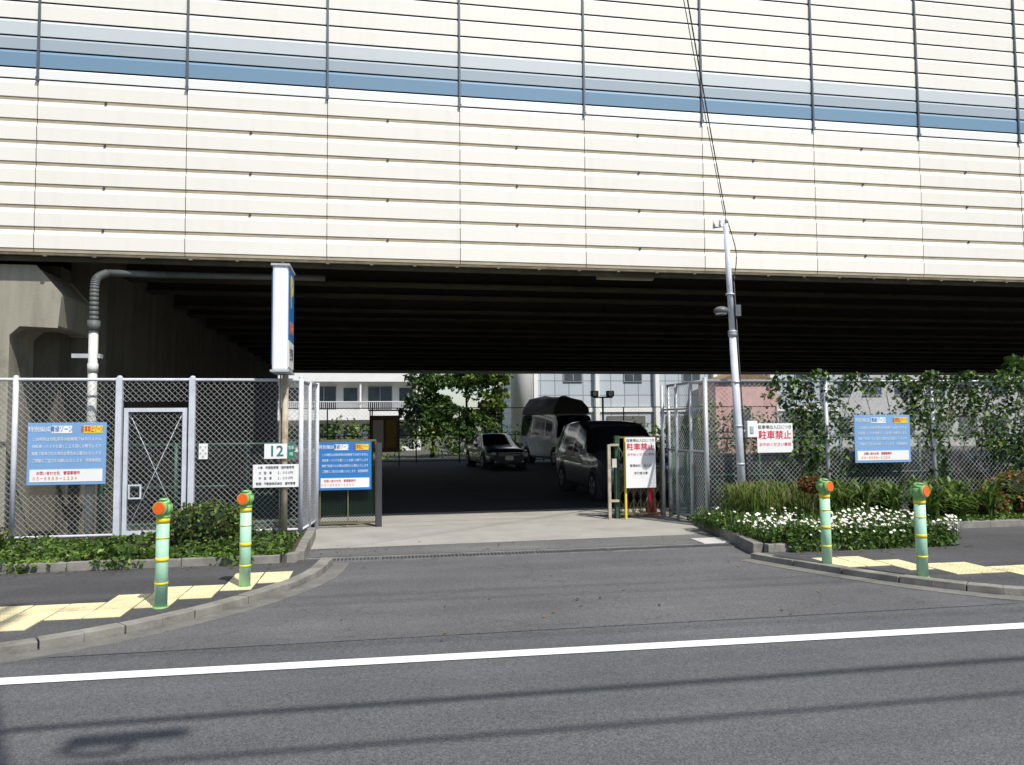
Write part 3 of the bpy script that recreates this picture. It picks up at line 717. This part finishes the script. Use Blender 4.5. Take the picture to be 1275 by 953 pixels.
# ------------------------------------------------------------ buildings beyond
ab=empty('apartment_building',(-6,58,0))
g=M(); g.box(-30,3.2,58,68,0,17,0)
for f in range(6):
    z=f*2.8-.2
    g.box(-30,3.2,56.9,57.99,z+2.55,z+2.75,0)
    g.box(-30,3.2,56.78,56.89,z+2.5,z+3.25,0)
g.build('walls_and_balconies',[m_apt],ab)
g=M()
for f in range(6):
    z=f*2.8-.2; x=-30
    while x<3.1: g.box(x,x+.03,56.80,56.84,z+3.25,z+3.8,0); x+=.14
    g.box(-30,3.2,56.78,56.86,z+3.8,z+3.86,0)
    for x in [-30+4.1*k for k in range(9)]: g.box(x,x+.12,56.91,57.99,z+2.76,z+5.3,1)
g.build('railings',[m_signw,m_apt],ab)
g=M()
for f in range(6):
    for k in range(8):
        x=-29.4+k*4.1; z=f*2.8
        g.box(x,x+1.75,57.93,57.985,z+.05 if f else .3,z+2.0,0); g.box(x+.86,x+.9,57.9,57.93,z+.3,z+2.0,1)
        g.box(x-.05,x+1.8,57.9,57.99,z+2.0,z+2.06,1); g.box(x+2.3,x+3.3,57.93,57.985,z+.9,z+1.9,0)
g.build('windows',[m_win,m_alu],ab)

tb=empty('tiled_building',(16,46,0))
m_tile=bpy.data.materials.new('facade_tile'); nt,N,L,P=nodes_of(m_tile)
tc=N.new('ShaderNodeTexCoord'); mp=N.new('ShaderNodeMapping'); mp.inputs['Rotation'].default_value=(math.radians(90),0,0); L.new(tc.outputs['Object'],mp.inputs[0])
br=N.new('ShaderNodeTexBrick'); br.offset=0; br.inputs['Scale'].default_value=1; br.inputs['Brick Width'].default_value=.9; br.inputs['Row Height'].default_value=.9; br.inputs['Mortar Size'].default_value=.03  # tile joints, darkened to also paint in the facade's shadow stripes
br.inputs['Color1'].default_value=(.50,.56,.60,1); br.inputs['Color2'].default_value=(.44,.50,.55,1); br.inputs['Mortar'].default_value=(.22,.25,.28,1)
L.new(mp.outputs[0],br.inputs[0]); L.new(br.outputs[0],P.inputs['Base Color'])
g=M(); g.box(9.4,30,46,60,0,14,0); g.build('walls',[m_tile],tb)
g=M()
g.cyl((8.7,45.8,0),(8.7,45.8,14),.7,.7,20,0)
g.box(9.41,30,45.9,45.99,2.55,2.85,0)
for k in range(6): g.box(9.4+k*3.9,9.65+k*3.9,45.6,45.98,0,14,0)
for z in (5.9,8.9): g.box(9.4,30,45.93,45.99,z,z+.2,0)
g.build('columns_and_bands',[m_apt],tb)
g=M()
for f in range(4):
    for k in range(5):
        x=11.4+k*3.9; z=4.5+f*3
        g.box(x-.06,x+1.16,45.92,45.985,z-.06,z+1.06,1); g.box(x,x+1.1,45.9,45.925,z,z+1.0,0); g.box(x+.53,x+.57,45.88,45.905,z,z+1.0,1)
for k in range(5): g.box(10.2+k*3.9,12.7+k*3.9,45.9,45.985,.0,2.3,2)
g.build('windows',[m_win,m_alu,mat('shutter',(.16,.16,.15),.6,.3)],tb)
g=M(); g.box(20,24,43,45.5,0,4.3,0); g.prismY([(19.8,4.3),(24.2,4.3),(22,5.0)],42.8,45.7,1)
g.box(21,22.2,42.95,42.99,1.5,2.6,2)
g.build('pink_house',[mat('pink_render',(.60,.38,.36),.8),m_tar,m_win])
bb=empty('grey_house',(38,50,0)); g=M(); g.box(30.5,60,50,58,0,9,0); g.build('walls',[mat('grey_siding',(.46,.47,.46),.8,var=.1)],bb)
g=M()
for f in range(3):
    for k in range(10): g.box(32+k*2.6,33.5+k*2.6,49.93,49.985,1+f*2.8,2.2+f*2.8,0); g.box(31.95+k*2.6,33.55+k*2.6,49.9,49.99,.93+f*2.8,.99+f*2.8,1)
g.build('windows',[m_win,m_alu],bb)
fl2=M(); fl2.cyl((11.0,36.5,0),(11.0,36.5,3.1),.05,.05,8,0); fl2.box(10.5,11.5,36.45,36.55,3.05,3.12,0)
for x in (10.55,11.35): fl2.box(x-.18,x+.18,36.3,36.5,3.12,3.4,0); fl2.cyl((x,36.3,3.26),(x,36.28,3.26),.12,.12,12,1)
fl2.build('floodlight_post',[m_dk,m_lamp])
nb=M(); nb.box(-.3,.9,33.9,34.0,.6,2.2,0); nb.box(-.35,-.3,33.9,34,0,2.4,1); nb.box(.9,.95,33.9,34,0,2.4,1); nb.box(-.4,1,33.8,34.1,2.4,2.46,1); nb.box(-.2,.25,33.88,33.898,.8,2.0,2); nb.box(.35,.8,33.88,33.898,.8,2.0,3)
nb.build('notice_board',[m_tar,m_dk,m_signw,mat('ochre',(.45,.3,.1),.7)])

# ------------------------------------------------------------ vehicles
def car(name,loc,yaw,st,glass,paint,wheels,wr):
    e=empty(name,loc); e.rotation_euler=(0,0,yaw)
    T=Matrix.Translation(loc)@Matrix.Rotation(yaw,4,'Z')
    def ring(s):
        y,hw,zl,zb,zt,ht=s
        h=[(0,zl),(hw*.86,zl),(hw*.99,zl+.1),(hw*1.0,zl+(zb-zl)*.55),(hw*.975,zb),(ht*1.0,zt-.07),(ht*.86,zt-.012),(ht*.45,zt),(0,zt+.004)]
        return [(x,y,z) for x,z in h]+[(-x,y,z) for x,z in h[-2:0:-1]]
    g=M(); n=16
    for s in st: g.v+=ring(s)
    for i in range(len(st)-1):
        for k in range(n):
            kk=(k+1)%n; m=0
            side=k in (4,11); top=k in (5,6,7,8,9,10)
            if side and glass[i] in ('s','b'): m=1
            if top and glass[i] in ('t','b') : m=1
            if k in (0,15): m=2
            g.f.append((i*n+k,i*n+kk,(i+1)*n+kk,(i+1)*n+k)); g.m.append(m); g.sm.append(True); g.c.append(None)
    g.f.append(tuple(range(n))); g.f.append(tuple(range((len(st)-1)*n,len(st)*n))[::-1]); g.m+=[0,0]; g.sm+=[True]*2; g.c+=[None]*2
    def fin(g): g.v=[tuple(T@Vector(p)) for p in g.v]
    fin(g); g.build('body',[paint,m_glass,m_dk],e,esplit=True)
    hw=max(s[1] for s in st); yf=st[0][0]; yb=st[-1][0]
    g=M()
    for wy in wheels:
        for sx in (-1,1):
            xo=sx*(hw+.005); xi=sx*(hw-.2)
            g.cyl((sx*(hw-.3),wy,wr+.03),(sx*(hw+.004),wy,wr+.03),wr+.07,wr+.07,24,2)
            g.cyl((xi,wy,wr),(xo+sx*.015,wy,wr),wr,wr*.97,24,0); g.cyl((xo+sx*.014,wy,wr),(xo+sx*.022,wy,wr),wr*.66,wr*.6,20,1)
            for k in range(5):
                a=k*1.2566; g.box(-.02,.02,-.03,.03,wr*.15,wr*.6,2,Matrix.Translation((xo+sx*.024,wy,wr))@Matrix.Rotation(a+.6,4,'X')@Matrix.Diagonal((.1,1,1,1)))
    fin(g); g.build('wheels',[m_tyre,m_rim,m_dk],e)
    g=M(); s0=st[1]; zf=s0[3]
    for sx in (-1,1):
        g.sphere((sx*(s0[1]-.2),yf+.10,zf-.02),.19,.10,.085,0,12,6)
        g.sphere((sx*(s0[1]-.22),yf+.03,zf-.30),.06,.04,.04,0,10,6)
        g.box(sx*(hw+.02)-.0,sx*(hw+.17),st[3][0]+.28,st[3][0]+.38,st[3][3]+.0,st[3][3]+.13,3)
        g.box(sx*(s0[1]-.12)-.06,sx*(s0[1]-.12)+.06,yb-.04,yb+.03,.75,1.05,4)
        for wy in (-.55,.42,1.35): g.box(sx*(hw+.0015)-.001,sx*(hw+.0015)+.001,wy-.006,wy+.006,.42,.95,1)
        for wy in (.25,1.2): g.box(sx*(hw+.012)-.012,sx*(hw+.012)+.012,wy-.09,wy+.07,.88,.91,2)
    g.box(-.42,.42,yf-.012,yf+.04,zf-.10,zf+.02,1); g.box(-.46,.46,yf-.02,yf+.05,zf+.02,zf+.04,2); g.box(-.5,.5,yf-.01,yf+.05,.26,.38,1); g.box(-.165,.165,yf-.035,yf-.02,zf-.25,zf-.09,5)
    for z in (zf-.075,zf-.04): g.box(-.4,.4,yf-.02,yf,z,z+.012,2)
    fin(g); g.build('fittings',[m_lamp,m_dk,m_chr,paint,m_red,m_signw],e,bevel=.004)
    return e,T
mpv=[(-2.32,.66,.34,.62,.72,.58),(-2.26,.78,.24,.74,.84,.68),(-1.95,.84,.2,.88,.99,.74),(-1.30,.855,.2,.99,1.10,.74),(-.62,.86,.2,1.02,1.62,.66),(-.45,.86,.2,1.02,1.70,.66),(.30,.86,.2,1.03,1.76,.66),(.40,.86,.2,1.03,1.765,.66),(1.30,.86,.2,1.05,1.75,.66),(1.40,.86,.2,1.05,1.745,.66),(1.98,.85,.2,1.07,1.71,.64),(2.12,.84,.22,1.07,1.66,.62),(2.30,.82,.26,1.04,1.20,.72),(2.36,.78,.34,.9,.98,.7)]
gl=['','','','b','s','s','','s','','s','','b','']
car('parked_minivan',(5.50,17.7,0),0,mpv,gl,m_carslv,(-1.45,1.38),.32)
sd=[(-2.2,.62,.32,.56,.62,.55),(-2.14,.76,.22,.62,.70,.66),(-1.8,.83,.18,.74,.82,.72),(-.95,.85,.18,.86,.94,.72),(-.2,.85,.18,.90,1.36,.58),(0,.85,.18,.9,1.40,.58),(.45,.85,.18,.91,1.41,.58),(.52,.85,.18,.91,1.41,.58),(1.2,.85,.18,.92,1.36,.56),(1.75,.84,.2,.94,1.06,.66),(2.2,.80,.28,.90,.96,.66),(2.26,.74,.34,.8,.88,.6)]
gl2=['','','','b','s','s','','s','b','','']
car('parked_car',(4.75,31.2,0),math.radians(6),sd,gl2,m_cardk,(-1.35,1.3),.30)
vn=[(-2.40,.74,.42,.80,.92,.70),(-2.34,.88,.32,.98,1.10,.80),(-2.05,.92,.28,1.15,1.30,.82),(-1.95,.92,.28,1.18,1.40,.82),(-1.45,.93,.28,1.25,2.12,.80),(-1.2,.93,.28,1.25,2.22,.80),(-.5,.93,.28,1.25,2.24,.80),(-.4,.93,.28,1.25,2.24,.80),(.9,.93,.28,1.25,2.24,.80),(1.0,.93,.28,1.25,2.24,.80),(2.2,.93,.3,1.25,2.22,.80),(2.4,.9,.35,1.2,1.6,.82)]
gl3=['','','','b','','s','','s','','s','']
ve,TT=car('parked_camper_van',(7.9,33,0),math.radians(12),vn,gl3,m_carw,(-1.5,1.5),.35)
g=M()
ys=[-1.3,-.7,0,.7,1.4,2.1]
rr=[[(-.86,2.19),(-.82,2.5+U(-.06,.08)),(-.5,2.85+U(-.12,.1)),(0,2.98+U(-.15,.1)),(.5,2.85+U(-.12,.1)),(.82,2.45+U(-.06,.08)),(.86,2.19)] for _ in ys]
for i in range(5):
    for k in range(6): g.face([(rr[i][k][0],ys[i],rr[i][k][1]),(rr[i][k+1][0],ys[i],rr[i][k+1][1]),(rr[i+1][k+1][0],ys[i+1],rr[i+1][k+1][1]),(rr[i+1][k][0],ys[i+1],rr[i+1][k][1])],0,True)
g.face([(x,ys[0],z) for x,z in rr[0]],0); g.face([(x,ys[-1],z) for x,z in rr[-1]],0)
g.v=[tuple(TT@Vector(p)) for p in g.v]; g.build('roof_cover',[m_tarp],ve)
g=M(); g.box(4.78,5.06,13.25,13.53,.01,.04,0); g.cyl((4.92,13.39,.04),(4.92,13.39,.6),.11,.025,14,0); g.cyl((4.92,13.39,.3),(4.92,13.39,.42),.068,.052,14,1); g.build('traffic_cone',[m_red,m_signw])

# ------------------------------------------------------------ camera, light
cam=bpy.data.cameras.new('camera'); co=bpy.data.objects.new('camera',cam); scene.collection.objects.link(co)
cam.sensor_width=36; cam.lens=950/1275*36; cam.clip_end=1000; cam.clip_start=.05
yaw=math.radians(-10); pitch=math.radians(3.42); roll=math.radians(-.52)
Rm=Matrix.Rotation(yaw,4,'Z')@Matrix.Rotation(math.pi/2+pitch,4,'X')@Matrix.Rotation(roll,4,'Z')
co.matrix_world=Matrix.Translation((0,0,1.6))@Rm
scene.camera=co
d=Vector((-.5,1,-1.63)).normalized()
sl=bpy.data.lights.new('sun','SUN'); sl.energy=5.0; sl.angle=math.radians(.53); sl.color=(1,.955,.89)
so=bpy.data.objects.new('sun',sl); so.rotation_euler=d.to_track_quat('-Z','Y').to_euler(); so.location=(10,-20,30); scene.collection.objects.link(so)
w=bpy.data.worlds.new('World'); scene.world=w; w.use_nodes=True; nt=w.node_tree
sk=nt.nodes.new('ShaderNodeTexSky'); sk.sky_type='NISHITA'; sk.sun_disc=False
sk.sun_elevation=math.asin(-d.z); sk.sun_rotation=math.atan2(-d.x,-d.y)
bg=nt.nodes['Background']; bg.inputs[1].default_value=.13; nt.links.new(sk.outputs[0],bg.inputs[0])
